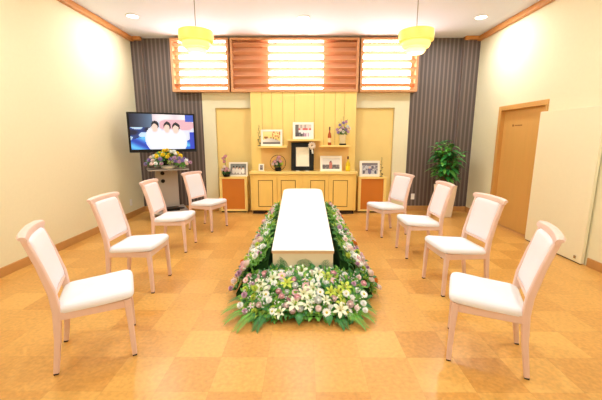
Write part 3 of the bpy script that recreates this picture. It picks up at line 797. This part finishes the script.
# ------------------------------------------------------------------ television on its cart
RZ = R(28)
t = thing('tv_cart', 'grey wheeled television cart with a wide column, before the striped wallpaper', 'cart', (-2.47, 6.02, 0), RZ)
bm = NB(); bx(bm, -.31, .31, -.31, .31, .10, .14, .008); obj('base_shelf', bm, 'grey', t)
for x in (-.29, .29):
    for y in (-.29, .29):
        bm = NB(); tube(bm, [(x-.015, y, .042), (x+.015, y, .042)], .042, 14); c = obj('caster', bm, 'black', t, True)
        bm = NB(); bx(bm, x-.022, x+.022, y-.012, y+.012, .05, .10); obj('caster_fork', bm, 'black', c)
bm = NB(); bx(bm, -.19, .19, -.02, .05, .14, .93, .008); obj('column', bm, 'grey', t)
for z in (.80, .66):
    bm = NB(); tube(bm, [(-.07, -.02, z), (-.07, -.035, z)], .034, 18); obj('cable_port', bm, 'black', t, True)
bm = NB(); bx(bm, -.32, .34, -.38, .02, .875, .895, .005); obj('top_shelf', bm, 'grey', t)
bm = NB(); bx(bm, -.04, .04, -.05, .1, .90, 1.5, .005); obj('mount_post', bm, 'black', t)
tag(obj('media_player', (lambda b: (bx(b, -.10, .16, -.24, -.06, 0, .05, .005), b)[1])(NB()), 'black'), 'flat black media player on the base of the television cart', 'electronics')
mp = bpy.data.objects['media_player']; mp.location = (-2.47, 6.02, .14); mp.rotation_euler = (0, 0, RZ)
bm = NB(); pts = []
for k in range(40):
    a = k*.42; pts.append((.10+.09*math.cos(a)+.02*math.sin(k), .0+.05*math.sin(a)-.14+.0*k, .056+.003*math.sin(k*1.3)))
t2 = thing('television', 'large black flat screen television showing three people, on the grey cart', 'television', (-2.47+.47*.12, 6.02-.88*.12, .895), R(30))
t2.location = (-2.37, 5.77, .885)
bm = NB(); bx(bm, -.535, .535, .005, .06, .30, .955, .008); obj('housing', bm, 'black', t2)
bm = NB()
for a, b, c, e in ((-.535, -.505, .30, .955), (.505, .535, .30, .955), (-.505, .505, .30, .352), (-.505, .505, .93, .955)): bx(bm, a, b, -.012, .006, c, e, .003)
obj('bezel', bm, 'black', t2)
def tvfn(u, v):
    c = blend((176, 200, 232), (226, 226, 240), u*1.5)
    if v > .78: c = blend((226, 206, 214), (250, 240, 240), abs(math.sin(u*9)))
    if u > .45 and .55 < v < .86: c = (232, 178, 186) if ell(u, v, .72, .7, .3, .2) < 1 else c
    if u > .86 and v > .8: c = (60, 90, 190)
    if u < .34:
        n = math.sin(u*19+v*9)+math.sin(v*23-u*7)
        c = blend((22, 30, 60), (40, 90, 190), .5+.4*n) if n < .5 else (196, 224, 246)
        if v > .62: c = blend((26, 30, 50), (110, 140, 170), u*2.4)
    if v < .26+.1*math.sin(u*7): c = blend((26, 64, 176), (96, 190, 250), .5+.5*math.sin(u*14+v*16))
    if v < .08 and u > .5: c = (40, 110, 210)
    if u > .93 and v < .5: c = (46, 70, 190)
    for cx, cy in ((.37, .66), (.58, .60), (.73, .60)):
        if ell(u, v, cx, cy-.36, .15, .36) < 1: c = (236, 238, 248)
    for cx, cy, r in ((.38, .64, .055), (.57, .62, .055), (.71, .60, .06)):
        if ell(u, v, cx, cy+.05, r*1.05, .13) < 1: c = (24, 24, 40)
        if ell(u, v, cx-.008, cy-.03, r*.86, .12) < 1: c = (240, 208, 190)
    return c
p = pic_obj('screen', 1.01, .578, tvfn, 'screen', t2, 96, 56); p.location = (0, -.001, .352)
bm = NB(); bx(bm, -.2, .2, .06, .13, .5, .8, .01); obj('rear_bracket', bm, 'black', t2)
# flowers on the cart shelf
t = thing('flower_arrangement', 'yellow and violet flower arrangement on the cart below the television', 'flower arrangement', (-2.345, 5.80, .895), RZ)
bm = NB(); lathe(bm, [(.08, 0), (.11, .02), (.12, .05), (.10, .055)], 24); obj('bowl', bm, 'frame_white', t, True)
def s_tv(u, v):
    a = 2*PI*u; r = v*.33; return Vector((r*math.cos(a)*1.08, r*math.sin(a)*.40-.06, .07+.22*(1-v**1.6))), Vector((math.cos(a)*v*.9, math.sin(a)*v*.5-.6, .8)).normalized()
fill_leaves(t, s_tv, (40, 24, 24), (.6, 1.0)); fill_specks(t, s_tv, 30)
scatter(t, s_tv, lambda u, v: random.choice(['mum_y', 'mum_y', 'mum_y', 'rose_w', 'mum_y', 'rose_l']) if v < .6 else random.choice(['mum_v', 'mum_v', 'mum_m', 'rose_l', 'mum_w']), 52, .045, 1.0, 1.3, .025)

# cables gathered on the base of the cart
bm = NB(); tube(bm, [(.14*math.cos(k*.6)+.02*math.sin(k*1.9), .07*math.sin(k*.6), .008+.004*(k % 5)) for k in range(34)], .006, 6)
o = tag(obj('power_cable', bm, 'cable', None, True), 'black power cable coiled on the base of the television cart', 'cable'); o.location = (-2.33, 5.98, .14); o.rotation_euler = (0, 0, RZ)

# ------------------------------------------------------------------ potted plant
t = thing('potted_plant', 'leafy green houseplant in a tall white planter in the right rear corner', 'potted plant', (2.60, 6.02, 0), R(8))
bm = NB(); rings = []
for h_, z in ((.105, 0), (.108, .01), (.148, .57), (.150, .585), (.135, .585), (.130, .54)):
    rings.append([(sx*(h_-.012*(1-q)), sy*(h_-.012*q), z) for sx, sy, q in ((-1,-1,1), (-1,-1,0), (-1,1,0), (-1,1,1), (1,1,1), (1,1,0), (1,-1,0), (1,-1,1))])
    rings[-1] = [rings[-1][i] for i in (1, 2, 3, 4, 5, 6, 7, 0)]
loft(bm, rings); obj('planter', bm, 'planter', t)
bm = NB(); bx(bm, -.128, .128, -.128, .128, .53, .555); obj('soil', bm, 'soil', t)
bm = NB(); bl = NB(); bl2 = NB()
for k in range(18):
    a = k*2.4; rr = .10+.17*rnd(k, 1); h_ = .40+.44*rnd(k, 2)
    tip = Vector((rr*math.cos(a), rr*math.sin(a)*.9, .555+h_)); tube(bm, [(.04*math.cos(a), .04*math.sin(a), .54), Vector((tip.x*.6, tip.y*.6, .55+h_*.55)), tip], [.008, .006, .004], 6)
    for j in range(14):
        u = .3+.7*j/13; base = Vector((tip.x*u, tip.y*u, .55+h_*u)); b = a+j*2.1+rnd(k, j); el = random.uniform(-.1, .9)
        d = Vector((math.cos(b)*math.cos(el), math.sin(b)*math.cos(el), math.sin(el))); L = random.uniform(.16, .24); W = L*.20
        side = d.cross(Vector((0,0,1))).normalized(); tgt = bl if rnd(k, j, 4) < .62 else bl2; prev = None
        for i in range(6):
            q = i/5; w = W*math.sin(PI*min(1, .08+.95*q))**.8 if i < 5 else .001
            c = base + d*L*q + Vector((0, 0, -.09*q*q*L/.15)); vs = [tgt.verts.new(c-side*w), tgt.verts.new(c-Vector((0,0,.25*w))), tgt.verts.new(c+side*w)]
            if prev: tgt.faces.new((prev[0], vs[0], vs[1], prev[1])); tgt.faces.new((prev[1], vs[1], vs[2], prev[2]))
            prev = vs
obj('stem', bm, 'stem', t, True); obj('leaves', bl, mat('glossy_plant_leaf', srgb(52, 136, 62), .35, .5, .3, 7), t, 60); obj('young_leaves', bl2, mat('bright_plant_leaf', srgb(112, 190, 84), .4, .5, .25, 7), t, 60)

# wall outlets
def outlet(label, loc, rz):
    t = thing('wall_outlet', label, 'wall outlet', loc, rz); bm = NB(); bx(bm, -.035, .035, -.008, 0, -.058, .058, .003); obj('cover_plate', bm, 'white', t)
    for z in (-.022, .022):
        bm = NB(); bx(bm, -.012, .012, -.0105, -.008, z-.012, z+.012, .002); obj('socket', bm, 'paper', t)
outlet('white wall outlet on the striped wallpaper behind the far right chairs', (2.185, YB, .285), 0)
outlet('white wall outlet low on the cream left wall beside the television cart', (XL, 5.95, .27), R(90))

# ------------------------------------------------------------------ camera, world, view
cam = bpy.data.cameras.new('camera'); cam.sensor_width = 36; cam.lens = 333/602*36; cam.clip_start = .05
co = bpy.data.objects.new('camera', cam); C.objects.link(co); co.location = (0, 0, 1.42)
co.rotation_euler = (R(90-10.5), 0, R(.26)); sc.camera = co
w = bpy.data.worlds.new('world'); sc.world = w; w.use_nodes = True
w.node_tree.nodes['Background'].inputs['Color'].default_value = (.9, .95, 1, 1); w.node_tree.nodes['Background'].inputs['Strength'].default_value = .5
vs = sc.view_settings; vs.view_transform = 'Standard'; vs.look = 'None'; vs.exposure = -0.62; vs.gamma = 1; vs.use_curve_mapping = False
sc.cycles.max_bounces = 10; sc.cycles.diffuse_bounces = 6
